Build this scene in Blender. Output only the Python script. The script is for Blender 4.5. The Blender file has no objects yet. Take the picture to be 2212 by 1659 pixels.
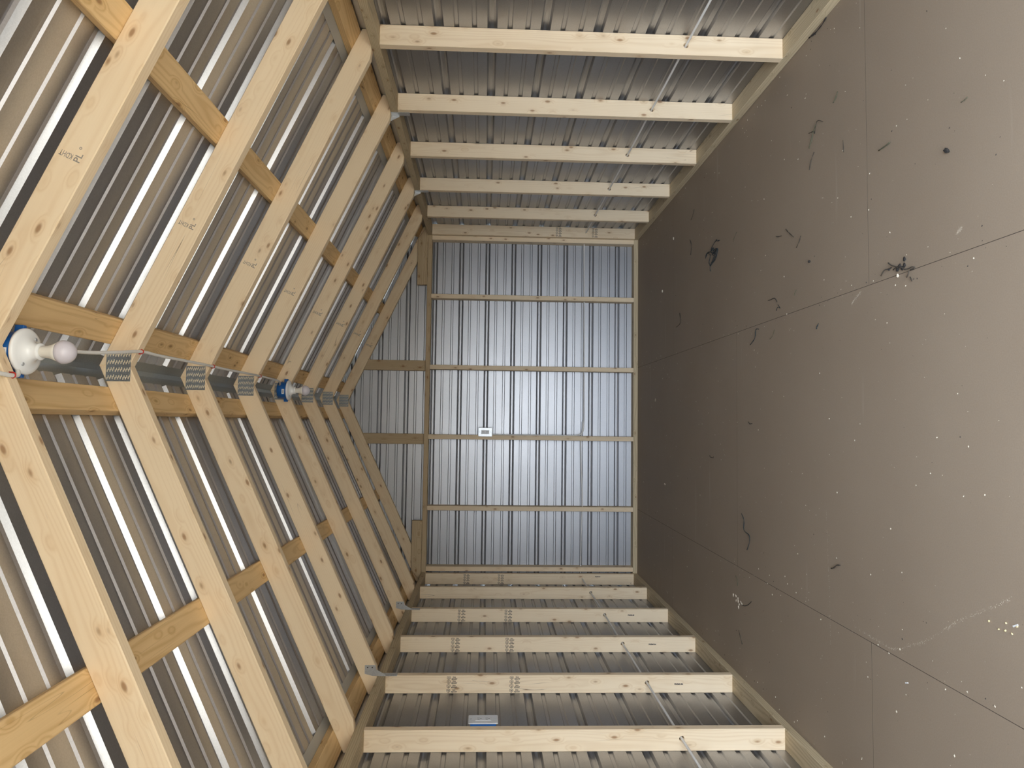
import bpy, bmesh, math, random
from mathutils import Vector, Matrix

IN = 0.0254
S = bpy.context.scene
COL = S.collection
random.seed(7)

# ------------------------------------------------------------------ camera
# Fitted pin-hole (2212 x 1659 px). The photo was taken with the phone on its side: image left is up.
F_PX, RX, RY, RZ = 1473.0, -0.0566, -0.0394, 0.0155
CAM = Vector((-6.7055, -229.4424, 51.8427))            # inches
def _rot():
    c, s = math.cos, math.sin
    X = Matrix(((1,0,0),(0,c(RX),-s(RX)),(0,s(RX),c(RX))))
    Y = Matrix(((c(RY),0,s(RY)),(0,1,0),(-s(RY),0,c(RY))))
    Z = Matrix(((c(RZ),-s(RZ),0),(s(RZ),c(RZ),0),(0,0,1)))
    B = Matrix(((0,0,-1),(-1,0,0),(0,1,0)))
    return Z @ Y @ X @ B                                # world -> (right, down, forward)
WC = _rot()
cam_d = bpy.data.cameras.new('camera'); cam = bpy.data.objects.new('camera', cam_d); COL.objects.link(cam)
cam_d.sensor_fit = 'HORIZONTAL'; cam_d.sensor_width = 36.0; cam_d.lens = F_PX / 2212 * 36.0
cam_d.clip_start = 0.01; cam_d.clip_end = 500
Rw = (Matrix(((1,0,0),(0,-1,0),(0,0,-1))) @ WC).transposed()
cam.matrix_world = Matrix.Translation(CAM * IN) @ Rw.to_4x4()
S.camera = cam
def floor_at(px, py, z=0.0):                            # pixel -> point on the floor (inches)
    d = WC.transposed() @ Vector(((px-1106)/F_PX, (py-829.5)/F_PX, 1.0))
    t = (z - CAM.z) / d.z
    return CAM + d*t
def plane_y(px, py, y):
    d = WC.transposed() @ Vector(((px-1106)/F_PX, (py-829.5)/F_PX, 1.0))
    return CAM + d*((y-CAM.y)/d.y)

# ------------------------------------------------------------------ world, sun, door portal, exposure
W = bpy.data.worlds.new('sky'); S.world = W; W.use_nodes = True
bg = W.node_tree.nodes['Background']
bg.inputs['Color'].default_value = (0.80, 0.89, 1.0, 1); bg.inputs['Strength'].default_value = 8.0
sun_d = bpy.data.lights.new('sun', 'SUN'); sun = bpy.data.objects.new('sun', sun_d); COL.objects.link(sun)
sun_d.energy = 9.0; sun_d.angle = 0.02; sun_d.color = (1.0, 0.95, 0.86)
sun.rotation_euler = Vector((-0.55, 0.0, -0.83)).to_track_quat('-Z', 'Y').to_euler()
DOOR_W, DOOR_H = 41.0, 72.0                             # half width, height of the open doorway (inches)
po_d = bpy.data.lights.new('doorway_portal', 'AREA'); po = bpy.data.objects.new('doorway_portal', po_d); COL.objects.link(po)
po_d.shape = 'RECTANGLE'; po_d.size = 2*DOOR_W*IN; po_d.size_y = DOOR_H*IN; po_d.cycles.is_portal = True
po.matrix_world = Matrix.Translation(Vector((0, -237.5, DOOR_H/2))*IN) @ Matrix.Rotation(math.radians(90), 4, 'X')
S.view_settings.view_transform = 'Standard'; S.view_settings.look = 'None'
S.view_settings.gamma = 1.0; S.view_settings.use_curve_mapping = False
S.view_settings.exposure = 0.70

# ------------------------------------------------------------------ materials
def new_mat(name):
    m = bpy.data.materials.new(name); m.use_nodes = True
    return m, m.node_tree.nodes, m.node_tree.links, m.node_tree.nodes['Principled BSDF']
def plain(name, col, rough=0.5, metal=0.0, bump=0.0, bscale=200.0, var=0.0):
    m, N, L, P = new_mat(name)
    P.inputs['Base Color'].default_value = (*col, 1); P.inputs['Roughness'].default_value = rough
    P.inputs['Metallic'].default_value = metal
    tc = N.new('ShaderNodeTexCoord'); nz = N.new('ShaderNodeTexNoise')
    nz.inputs['Scale'].default_value = bscale; L.new(tc.outputs['Object'], nz.inputs['Vector'])
    if bump:
        b = N.new('ShaderNodeBump'); b.inputs['Strength'].default_value = bump; b.inputs['Distance'].default_value = 0.001
        L.new(nz.outputs['Fac'], b.inputs['Height']); L.new(b.outputs['Normal'], P.inputs['Normal'])
    mx = N.new('ShaderNodeMix'); mx.data_type = 'RGBA'
    mx.inputs['A'].default_value = (*[c*(1-var) for c in col], 1); mx.inputs['B'].default_value = (*[min(1, c*(1+var)) for c in col], 1)
    L.new(nz.outputs['Fac'], mx.inputs['Factor']); L.new(mx.outputs['Result'], P.inputs['Base Color'])
    return m
def mth(N, L, op, a, b=None, c=None, clamp=False):
    n = N.new('ShaderNodeMath'); n.operation = op; n.use_clamp = clamp
    for i, v in enumerate((a, b, c)):
        if v is None: continue
        if isinstance(v, (int, float)): n.inputs[i].default_value = v
        else: L.new(v, n.inputs[i])
    return n.outputs[0]
def wood(name, pale, dark, knot=(0.27, 0.12, 0.045), ring=0.5, knots=1.0, rough=0.62):
    m, N, L, P = new_mat(name)
    tc = N.new('ShaderNodeTexCoord'); oi = N.new('ShaderNodeObjectInfo'); R = oi.outputs['Random']
    off = N.new('ShaderNodeCombineXYZ')
    L.new(mth(N, L, 'MULTIPLY', R, 37.0), off.inputs[0]); L.new(mth(N, L, 'MULTIPLY', R, 11.3), off.inputs[1]); L.new(mth(N, L, 'MULTIPLY', R, 23.7), off.inputs[2])
    add = N.new('ShaderNodeVectorMath'); add.operation = 'ADD'
    L.new(tc.outputs['Object'], add.inputs[0]); L.new(off.outputs[0], add.inputs[1])
    def scaled(v, s):
        n = N.new('ShaderNodeVectorMath'); n.operation = 'MULTIPLY'; L.new(v, n.inputs[0]); n.inputs[1].default_value = s
        return n.outputs[0]
    # knots
    vo = N.new('ShaderNodeTexVoronoi'); vo.inputs['Scale'].default_value = 1.0
    L.new(scaled(add.outputs[0], (9, 20, 20)), vo.inputs['Vector'])
    kd = vo.outputs['Distance']
    kn = N.new('ShaderNodeMapRange'); kn.interpolation_type = 'SMOOTHSTEP'
    L.new(kd, kn.inputs['Value']); kn.inputs['From Min'].default_value = 0.17*knots; kn.inputs['From Max'].default_value = 0.06*knots
    halo = N.new('ShaderNodeMapRange'); halo.interpolation_type = 'SMOOTHSTEP'
    L.new(kd, halo.inputs['Value']); halo.inputs['From Min'].default_value = 0.42*knots; halo.inputs['From Max'].default_value = 0.10*knots
    # growth rings around an off-board pith
    nz = N.new('ShaderNodeTexNoise'); nz.inputs['Scale'].default_value = 1.0; nz.inputs['Detail'].default_value = 2.0
    L.new(scaled(add.outputs[0], (1.4, 7, 7)), nz.inputs['Vector'])
    sep = N.new('ShaderNodeSeparateXYZ'); L.new(tc.outputs['Object'], sep.inputs[0])
    yy = mth(N, L, 'ADD', sep.outputs[1], mth(N, L, 'MULTIPLY', mth(N, L, 'SUBTRACT', R, 0.5), 0.10))
    zz = mth(N, L, 'ADD', sep.outputs[2], mth(N, L, 'MULTIPLY_ADD', R, 0.07, 0.035))
    r = mth(N, L, 'SQRT', mth(N, L, 'ADD', mth(N, L, 'MULTIPLY', yy, yy), mth(N, L, 'MULTIPLY', zz, zz)))
    r = mth(N, L, 'MULTIPLY_ADD', nz.outputs['Fac'], 0.045, r)
    r = mth(N, L, 'MULTIPLY_ADD', halo.outputs[0], 0.012, r)
    sn = mth(N, L, 'SINE', mth(N, L, 'MULTIPLY', r, 2*math.pi/0.0075))
    band = mth(N, L, 'POWER', mth(N, L, 'MULTIPLY_ADD', sn, 0.5, 0.5), 2.2)
    # fine fibre streaks and slow tone drift
    st = N.new('ShaderNodeTexNoise'); st.inputs['Scale'].default_value = 1.0; st.inputs['Detail'].default_value = 3.0
    L.new(scaled(add.outputs[0], (4, 260, 260)), st.inputs['Vector'])
    dr = N.new('ShaderNodeTexNoise'); dr.inputs['Scale'].default_value = 1.0
    L.new(scaled(add.outputs[0], (2.0, 14, 14)), dr.inputs['Vector'])
    fac = mth(N, L, 'MULTIPLY', band, ring*0.55)
    fac = mth(N, L, 'ADD', fac, mth(N, L, 'MULTIPLY', mth(N, L, 'SUBTRACT', st.outputs['Fac'], 0.45), 0.55*ring))
    fac = mth(N, L, 'ADD', fac, mth(N, L, 'MULTIPLY', mth(N, L, 'SUBTRACT', dr.outputs['Fac'], 0.5), 0.7))
    fac = mth(N, L, 'ADD', fac, mth(N, L, 'MULTIPLY', halo.outputs[0], 0.32))
    fac = mth(N, L, 'ADD', fac, mth(N, L, 'MULTIPLY', mth(N, L, 'SUBTRACT', R, 0.5), 0.25), None, True)
    mx = N.new('ShaderNodeMix'); mx.data_type = 'RGBA'
    mx.inputs['A'].default_value = (*pale, 1); mx.inputs['B'].default_value = (*dark, 1); L.new(fac, mx.inputs['Factor'])
    mk = N.new('ShaderNodeMix'); mk.data_type = 'RGBA'
    L.new(mx.outputs['Result'], mk.inputs['A']); mk.inputs['B'].default_value = (*knot, 1)
    L.new(mth(N, L, 'MULTIPLY', kn.outputs[0], 0.72), mk.inputs['Factor'])
    # occasional drying checks: thin dark lines along the board
    ck = N.new('ShaderNodeTexNoise'); ck.inputs['Scale'].default_value = 1.0; ck.inputs['Detail'].default_value = 1.0
    L.new(scaled(add.outputs[0], (1.1, 26, 26)), ck.inputs['Vector'])
    ckm = N.new('ShaderNodeMapRange'); L.new(mth(N, L, 'ABSOLUTE', mth(N, L, 'SUBTRACT', ck.outputs['Fac'], 0.52)), ckm.inputs['Value'])
    ckm.inputs['From Min'].default_value = 0.004; ckm.inputs['From Max'].default_value = 0.0
    ck2 = N.new('ShaderNodeTexNoise'); ck2.inputs['Scale'].default_value = 1.0
    L.new(scaled(add.outputs[0], (2.3, 6, 6)), ck2.inputs['Vector'])
    gate = N.new('ShaderNodeMapRange'); L.new(ck2.outputs['Fac'], gate.inputs['Value'])
    gate.inputs['From Min'].default_value = 0.60; gate.inputs['From Max'].default_value = 0.68
    mc = N.new('ShaderNodeMix'); mc.data_type = 'RGBA'
    L.new(mk.outputs['Result'], mc.inputs['A']); mc.inputs['B'].default_value = (0.16, 0.075, 0.03, 1)
    L.new(mth(N, L, 'MULTIPLY', mth(N, L, 'MULTIPLY', ckm.outputs[0], gate.outputs[0]), 0.8), mc.inputs['Factor'])
    L.new(mc.outputs['Result'], P.inputs['Base Color'])
    P.inputs['Roughness'].default_value = rough; P.inputs['Specular IOR Level'].default_value = 0.3
    b = N.new('ShaderNodeBump'); b.inputs['Strength'].default_value = 0.25; b.inputs['Distance'].default_value = 0.001
    L.new(st.outputs['Fac'], b.inputs['Height']); L.new(b.outputs['Normal'], P.inputs['Normal'])
    return m
def galv(name, col, rough, spangle=0.05):
    m, N, L, P = new_mat(name)
    P.inputs['Metallic'].default_value = 1.0
    tc = N.new('ShaderNodeTexCoord'); vo = N.new('ShaderNodeTexVoronoi'); vo.inputs['Scale'].default_value = 420.0
    L.new(tc.outputs['Object'], vo.inputs['Vector'])
    nz = N.new('ShaderNodeTexNoise'); nz.inputs['Scale'].default_value = 2.5; L.new(tc.outputs['Object'], nz.inputs['Vector'])
    sp = N.new('ShaderNodeSeparateColor'); L.new(vo.outputs['Color'], sp.inputs[0])
    mx = N.new('ShaderNodeMix'); mx.data_type = 'RGBA'
    mx.inputs['A'].default_value = (*[c*(1-spangle) for c in col], 1); mx.inputs['B'].default_value = (*[min(1, c*(1+spangle)) for c in col], 1)
    L.new(sp.outputs[0], mx.inputs['Factor']); L.new(mx.outputs['Result'], P.inputs['Base Color'])
    rr = mth(N, L, 'MULTIPLY_ADD', nz.outputs['Fac'], 0.06, rough-0.03)
    rr = mth(N, L, 'MULTIPLY_ADD', sp.outputs[1], 0.06, rr); L.new(rr, P.inputs['Roughness'])
    return m

M = {}
M['spruce'] = wood('spruce', (0.90, 0.725, 0.50), (0.70, 0.48, 0.26), ring=0.40)
M['stud'] = wood('stud_spruce', (0.88, 0.72, 0.51), (0.66, 0.46, 0.26), ring=0.45)
M['purlin'] = wood('purlin_fir', (0.82, 0.58, 0.30), (0.60, 0.37, 0.15), ring=0.8)
M['plate'] = wood('plate_weathered', (0.60, 0.49, 0.32), (0.38, 0.29, 0.17), ring=0.9, knots=0.8)
M['block'] = wood('block_pine', (0.60, 0.47, 0.30), (0.42, 0.29, 0.16), ring=0.9)
M['galv'] = galv('galvalume_sheet_dim', (0.435, 0.44, 0.46), 0.40)  # wall copy of the sheet metal, colour lowered for the dimmer walls
M['galv_roof_lit'] = galv('galvalume_sheet_lit', (0.57, 0.57, 0.585), 0.35)  # same metal brightened in colour so the roof rib highlights stay white
M['cap'] = galv('ridge_cap_metal', (0.42, 0.45, 0.45), 0.42)
M['trim'] = plain('eave_trim_grey', (0.52, 0.52, 0.49), 0.5, 0.3)
M['steel'] = plain('zinc_steel', (0.62, 0.64, 0.66), 0.38, 0.65, var=0.25, bscale=120)
M['plate_steel'] = plain('gusset_steel_dark', (0.30, 0.32, 0.34), 0.45, 0.9, var=0.3, bscale=160)
M['slot'] = plain('punched_tooth', (0.74, 0.66, 0.50), 0.5, 0.0, var=0.3, bscale=300)
M['hole'] = plain('drilled_dark', (0.035, 0.022, 0.014), 0.9)
M['ink'] = plain('stamp_ink', (0.035, 0.035, 0.045), 0.8)
M['ink_pale'] = plain('stamp_ink_faded', (0.30, 0.26, 0.22), 0.8)
M['blue'] = plain('blue_plastic', (0.012, 0.12, 0.42), 0.35, 0, 0.1, 60)
M['porcelain'] = plain('white_porcelain', (0.93, 0.94, 0.94), 0.18)
M['bulb_base'] = plain('bulb_base_cream', (0.86, 0.82, 0.73), 0.4)
M['globe'] = plain('bulb_frosted_globe', (0.70, 0.66, 0.72), 0.22)
M['cable'] = plain('cable_white', (0.84, 0.83, 0.80), 0.45, var=0.05, bscale=40)
M['staple'] = plain('red_staple', (0.50, 0.03, 0.02), 0.4)
M['outlet_white'] = plain('outlet_white_plastic', (0.74, 0.75, 0.77), 0.35)
M['outlet_dark'] = plain('outlet_slot_dark', (0.02, 0.02, 0.02), 0.6)
M['sticker'] = plain('paper_sticker', (0.85, 0.85, 0.85), 0.6)
M['twig'] = plain('twig_dark', (0.060, 0.048, 0.036), 0.9, var=0.5, bscale=90)
M['grass'] = plain('dry_grass_olive', (0.10, 0.10, 0.06), 0.9, var=0.5, bscale=90)
M['yarn'] = plain('yarn_dark_teal', (0.018, 0.028, 0.032), 0.9)
M['clod'] = plain('dark_clod', (0.030, 0.026, 0.024), 0.95, 0, 0.6, 90, 0.4)
M['chip'] = plain('pale_chip', (0.62, 0.53, 0.42), 0.8, var=0.3, bscale=50)
M['seed'] = plain('pale_seed', (0.78, 0.66, 0.36), 0.6)
M['crumb'] = plain('pale_crumb', (0.76, 0.69, 0.56), 0.8)
M['dirt'] = plain('dark_dirt', (0.06, 0.05, 0.045), 0.95)

def floor_mat():
    m, N, L, P = new_mat('floor_panel_taupe')
    tc = N.new('ShaderNodeTexCoord')
    gm = N.new('ShaderNodeNewGeometry')
    n1 = N.new('ShaderNodeTexNoise'); n1.inputs['Scale'].default_value = 260.0; n1.inputs['Detail'].default_value = 2.0
    n2 = N.new('ShaderNodeTexNoise'); n2.inputs['Scale'].default_value = 1.7; n2.inputs['Detail'].default_value = 5.0
    for n in (n1, n2): L.new(gm.outputs['Position'], n.inputs['Vector'])
    f = mth(N, L, 'ADD', mth(N, L, 'MULTIPLY', n1.outputs['Fac'], 0.6), mth(N, L, 'MULTIPLY', n2.outputs['Fac'], 0.55))
    mx = N.new('ShaderNodeMix'); mx.data_type = 'RGBA'; L.new(f, mx.inputs['Factor'])
    mx.inputs['A'].default_value = (0.265, 0.200, 0.143, 1); mx.inputs['B'].default_value = (0.37, 0.300, 0.228, 1)
    # dusty drag scuffs: short pale streaks with a shape of their own
    mp = N.new('ShaderNodeMapping'); mp.inputs['Rotation'].default_value = (0, 0, 0.95); mp.inputs['Scale'].default_value = (0.9, 15, 1)
    L.new(gm.outputs['Position'], mp.inputs['Vector'])
    n3 = N.new('ShaderNodeTexNoise'); n3.inputs['Scale'].default_value = 1.0; n3.inputs['Detail'].default_value = 6.0; L.new(mp.outputs[0], n3.inputs['Vector'])
    s1 = N.new('ShaderNodeMapRange'); L.new(n3.outputs['Fac'], s1.inputs['Value']); s1.inputs['From Min'].default_value = 0.66; s1.inputs['From Max'].default_value = 0.78
    mx2 = N.new('ShaderNodeMix'); mx2.data_type = 'RGBA'; L.new(mx.outputs['Result'], mx2.inputs['A']); mx2.inputs['B'].default_value = (0.50, 0.43, 0.34, 1)
    L.new(mth(N, L, 'MULTIPLY', s1.outputs[0], 0.45), mx2.inputs['Factor'])
    L.new(mx2.outputs['Result'], P.inputs['Base Color'])
    P.inputs['Roughness'].default_value = 0.62; P.inputs['Specular IOR Level'].default_value = 0.35
    b = N.new('ShaderNodeBump'); b.inputs['Strength'].default_value = 0.12; b.inputs['Distance'].default_value = 0.001
    L.new(n1.outputs['Fac'], b.inputs['Height']); L.new(b.outputs['Normal'], P.inputs['Normal'])
    return m
M['floor'] = floor_mat()
M['subfloor'] = plain('subfloor_seam_filler', (0.075, 0.055, 0.04), 0.9)  # dark filler colour showing in the tight, dirt-filled sheet seams
M['ground'] = plain('gravel_ground', (0.31, 0.285, 0.24), 0.95, 0, 0.3, 30, 0.25)

# ------------------------------------------------------------------ builders (all dimensions in inches)
def I(v): return Vector(v) * IN
def link(name, me, mat, parent=None, mw=None, kind=None):
    o = bpy.data.objects.new(name, me); COL.objects.link(o)
    if mat is not None and len(me.materials) == 0: me.materials.append(mat)
    if mw is not None: o.matrix_world = mw
    if parent is not None:
        o.parent = parent; o.matrix_parent_inverse = parent.matrix_world.inverted()
    if kind: o['kind'] = kind
    return o
def empty(name, loc=(0,0,0), label=None, cat=None, group=None, kind=None):
    o = bpy.data.objects.new(name, None); COL.objects.link(o)
    o.matrix_world = Matrix.Translation(I(loc)); o.empty_display_size = 0.05
    tag(o, label, cat, group, kind); return o
def tag(o, label=None, cat=None, group=None, kind=None):
    if label: o['label'] = label
    if cat: o['category'] = cat
    if group: o['group'] = group
    if kind: o['kind'] = kind
    return o
def mesh(name, verts, faces, smooth=False):
    me = bpy.data.meshes.new(name); me.from_pydata([Vector(v)*IN for v in verts], [], faces)
    bm = bmesh.new(); bm.from_mesh(me); bmesh.ops.recalc_face_normals(bm, faces=bm.faces); bm.to_mesh(me); bm.free()
    if smooth:
        for p in me.polygons: p.use_smooth = True
    me.update(); return me
def frame(origin, ax, ay):                              # local x = ax, y = ay, z = ax x ay
    x = Vector(ax).normalized(); y = Vector(ay); y = (y - x*y.dot(x)).normalized(); z = x.cross(y)
    m = Matrix((x, y, z)).transposed().to_4x4(); m.translation = I(origin); return m
def prism(name, poly, t0, t1, c=0.09):                  # polygon in local xy, thickness along z, eased long edges
    n = len(poly); vs = []; P2 = [Vector(p) for p in poly]
    area = sum(P2[i].x*P2[(i+1)%n].y - P2[(i+1)%n].x*P2[i].y for i in range(n))
    if area < 0: P2.reverse()
    ins = []
    for i in range(n):
        a, b, d = P2[i-1], P2[i], P2[(i+1) % n]
        e1 = (b-a).normalized(); e2 = (d-b).normalized()
        n1 = Vector((-e1.y, e1.x)); n2 = Vector((-e2.y, e2.x)); k = 1 + n1.dot(n2)
        ins.append(b + (n1+n2)*(c/max(k, 0.35)))
    for z, ring in ((t0, ins), (t0+c, P2), (t1-c, P2), (t1, ins)):
        vs += [(p.x, p.y, z) for p in ring]
    fs = [tuple(range(n))[::-1], tuple(range(3*n, 4*n))]
    for k in range(3):
        for i in range(n):
            j = (i+1) % n; fs.append((k*n+i, k*n+j, (k+1)*n+j, (k+1)*n+i))
    return mesh(name, vs, fs)
def board(name, parent, p0, p1, wdir, w, t, mat, c=0.09):
    """2x4 style board: p0-p1 is the centre line, w along wdir, t along the remaining axis."""
    p0, p1 = Vector(p0), Vector(p1); Lh = (p1-p0).length/2
    me = prism(name, [(-Lh,-w/2),(Lh,-w/2),(Lh,w/2),(-Lh,w/2)], -t/2, t/2, c)
    return link(name, me, mat, parent, frame((p0+p1)/2, p1-p0, wdir))
def box_at(name, parent, lo, hi, mat, c=0.04):
    lo, hi = Vector(lo), Vector(hi); s = (hi-lo)/2
    me = prism(name, [(-s.x,-s.y),(s.x,-s.y),(s.x,s.y),(-s.x,s.y)], -s.z, s.z, min(c, min(s)*0.6))
    return link(name, me, mat, parent, Matrix.Translation(I((lo+hi)/2)))
def tube_mesh(name, pts, r, seg=8, close=False):
    """swept tube through pts (inches)."""
    pts = [Vector(p) for p in pts]; vs = []; fs = []; n = len(pts); up = None
    for i, p in enumerate(pts):
        t = (pts[min(i+1, n-1)] - pts[max(i-1, 0)]).normalized()
        if up is None: up = Vector((0,0,1)) if abs(t.z) < 0.9 else Vector((1,0,0))
        a = (up - t*up.dot(t)).normalized(); b = t.cross(a); up = a
        rr = r[i] if isinstance(r, (list, tuple)) else r
        for k in range(seg):
            th = 2*math.pi*k/seg; vs.append(p + a*(rr*math.cos(th)) + b*(rr*math.sin(th)))
    for i in range(n-1):
        for k in range(seg):
            k2 = (k+1) % seg; fs.append((i*seg+k, i*seg+k2, (i+1)*seg+k2, (i+1)*seg+k))
    fs += [tuple(range(seg))[::-1], tuple(range((n-1)*seg, n*seg))]
    return mesh(name, vs, fs, True)
def spline(pts, per=6):
    pts = [Vector(p) for p in pts]; out = []
    for i in range(len(pts)-1):
        a = pts[max(i-1,0)]; b = pts[i]; c = pts[i+1]; d = pts[min(i+2, len(pts)-1)]
        for k in range(per):
            t = k/per
            out.append(0.5*((2*b) + (c-a)*t + (2*a-5*b+4*c-d)*t*t + (3*b-a-3*c+d)*t**3))
    out.append(pts[-1]); return out
def lathe(name, prof, seg=28):                          # prof = [(r, z)], around z
    vs = []; fs = []; n = len(prof)
    for r, z in prof:
        for k in range(seg):
            th = 2*math.pi*k/seg; vs.append((r*math.cos(th), r*math.sin(th), z))
    for i in range(n-1):
        for k in range(seg):
            k2 = (k+1) % seg; fs.append((i*seg+k, i*seg+k2, (i+1)*seg+k2, (i+1)*seg+k))
    fs += [tuple(range(seg)), tuple(range((n-1)*seg, n*seg))]
    return mesh(name, vs, fs, True)
def text_mesh(body, size, align='CENTER', bold=0.0):
    cu = bpy.data.curves.new('lettering', 'FONT'); cu.body = body; cu.size = size*IN; cu.align_x = align; cu.align_y = 'CENTER'
    cu.resolution_u = 2; cu.offset = bold*IN
    o = bpy.data.objects.new('lettering', cu); COL.objects.link(o)
    me = bpy.data.meshes.new_from_object(o.evaluated_get(bpy.context.evaluated_depsgraph_get()))
    bpy.data.objects.remove(o); bpy.data.curves.remove(cu); me.materials.clear(); return me
def join(name, parts):                                  # parts = [(mesh, Matrix)]
    bm = bmesh.new()
    for me, mt in parts:
        t = me.copy(); t.transform(mt); bm.from_mesh(t); bpy.data.meshes.remove(t)
    me = bpy.data.meshes.new(name); bm.to_mesh(me); bm.free(); return me
def drill(o, centre, axis, r):                          # real hole through a board
    q = Vector(axis).to_track_quat('Z', 'X')
    me = lathe('cutter', [(r, -3), (r, 3)], 16)
    c = bpy.data.objects.new('cutter', me); COL.objects.link(c); c.matrix_world = Matrix.Translation(I(centre)) @ q.to_matrix().to_4x4()
    md = o.modifiers.new('hole', 'BOOLEAN'); md.object = c; md.operation = 'DIFFERENCE'; md.solver = 'EXACT'
    bpy.context.view_layer.update()
    new = bpy.data.meshes.new_from_object(o.evaluated_get(bpy.context.evaluated_depsgraph_get()))
    o.modifiers.clear(); o.data = new
    bpy.data.objects.remove(c)

# ------------------------------------------------------------------ corrugated sheet profile
MAJ = 9.0
def profile(a, b, m0, mh=0.23, mw=0.27):
    """breakpoints (t, height) of the ribbed sheet between a and b; major ribs at m0 + 9n, ribs stand away from the room."""
    pts = [(a, None)]
    n0 = int(math.floor((a-m0)/MAJ))-1; n1 = int(math.ceil((b-m0)/MAJ))+1
    full = []
    for n in range(n0, n1+1):
        c = m0 + n*MAJ
        full += [(c-0.86, 0), (c-0.55, 0.60), (c-0.24, 0.75), (c+0.24, 0.75), (c+0.55, 0.60), (c+0.86, 0)]
        for q in (3.0, 6.0): full += [(c+q-0.45, 0), (c+q-mw, mh), (c+q+mw, mh), (c+q+0.45, 0)]
    def h(t):
        for (t0, h0), (t1, h1) in zip(full, full[1:]):
            if t0 <= t <= t1: return h0 + (h1-h0)*(t-t0)/max(t1-t0, 1e-9)
        return 0
    out = [(a, h(a))] + [(t, hh) for t, hh in full if a+1e-4 < t < b-1e-4] + [(b, h(b))]
    return out
def sheet(name, parent, prof, point, lo, hi, mat, segs=1):
    """point(t, h, s) -> xyz ; lo(t), hi(t) extents along the rib."""
    vs = []; fs = []
    for t, h in prof:
        for k in range(segs+1):
            s = lo(t) + (hi(t)-lo(t))*k/segs
            vs.append(point(t, h, s))
    w = segs+1
    for i in range(len(prof)-1):
        for k in range(segs): fs.append((i*w+k, i*w+k+1, (i+1)*w+k+1, (i+1)*w+k))
    me = bpy.data.meshes.new(name); me.from_pydata([Vector(v)*IN for v in vs], [], fs); me.update()
    o = link(name, me, mat, parent)
    md = o.modifiers.new('gauge', 'SOLIDIFY'); md.thickness = 0.0006; md.offset = 0
    return o

# ------------------------------------------------------------------ dimensions
H = 72.0                                                # wall frame height
ZT, SL = 101.75, 0.4675                                 # ridge top of rafters, slope
VD = 3.86                                               # vertical depth of a rafter
HX = 60.0                                               # half width to outside of frame
YB, YF = 3.5, -236.5                                    # outside of back / front frames
COSA = 1/math.sqrt(1+SL*SL)
def roof_z(x): return ZT - SL*abs(x)
RY0 = lambda k: 2.0 - 23.588*k - (1.1 if k >= 7 else 0.0)                          # front face of rafter pair k
MAJ_Z = 6.55                                            # wall rib phase
MAJ_Y = -146.4                                          # roof rib phase

# ------------------------------------------------------------------ floor
floor = empty('floor', (0, 0, 0), 'taupe floor of large butted board sheets scattered with crumbs', None, None, 'structure')
G = 0.04
xcuts = [-60, -35.25, 12.55, 60]
ycuts = [[5, -43, -139, -237], [5, -91, -187, -237], [5, -43.5, -139.8, -237]]
for i in range(3):
    yc = ycuts[i]
    for j in range(len(yc)-1):
        box_at('floor_sheet', floor, (xcuts[i]+G, yc[j+1]+G, -0.72), (xcuts[i+1]-G, yc[j]-G, 0.0), M['floor'], 0.006)
box_at('subfloor', floor, (-59.9, -236.9, -2.2), (59.9, 4.9, -0.006), M['subfloor'])
ground = link('ground', mesh('ground', [(-3000,-4000,-6),(3000,-4000,-6),(3000,1500,-6),(-3000,1500,-6)], [(0,1,2,3)]), M['ground'], None, None, 'structure')
tag(ground, 'pale gravel ground outside the open doorway')

# ------------------------------------------------------------------ walls
def stamp_mesh(seed):
    rnd = random.Random(seed); parts = []
    tx1 = text_mesh('703', 0.42, bold=0.012); tx2 = text_mesh('KD-HT', 0.36, bold=0.018)
    # shield outline with a small check inside
    o = [(-0.36,0.30),(0.0,0.36),(0.36,0.30),(0.34,-0.10),(0.0,-0.38),(-0.34,-0.10)]
    vs = [(x, y, 0) for x, y in o] + [(x*0.80, y*0.80, 0) for x, y in o]
    sh = mesh('shield', vs, [(i, (i+1)%6, 6+(i+1)%6, 6+i) for i in range(6)])
    ck = mesh('check', [(-0.18,0.12,0),(0.2,0.12,0),(0.2,0.02,0),(-0.18,0.02,0),(0.04,-0.06,0),(0.18,0.0,0),(0.0,-0.24,0),(-0.1,-0.16,0)], [(0,1,2,3),(4,5,6,7)])
    for r in range(4):
        y = 1.22 - 0.82*r + rnd.uniform(-.03,.03); x = -0.06*r*0.3
        T = lambda dx, dy: Matrix.Translation(I((x+dx, y+dy, 0)))
        parts += [(sh, T(-0.62, 0)), (ck, T(-0.62, 0)), (tx1, T(0.45, 0.13)), (tx2, T(0.50, -0.19))]
    return join('grade_stamp', parts)
STAMP = stamp_mesh(1); STAMP.materials.append(M['ink'])
PREM = text_mesh('PREMIUM', 0.42, bold=0.02); PREM.materials.append(M['ink'])

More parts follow.
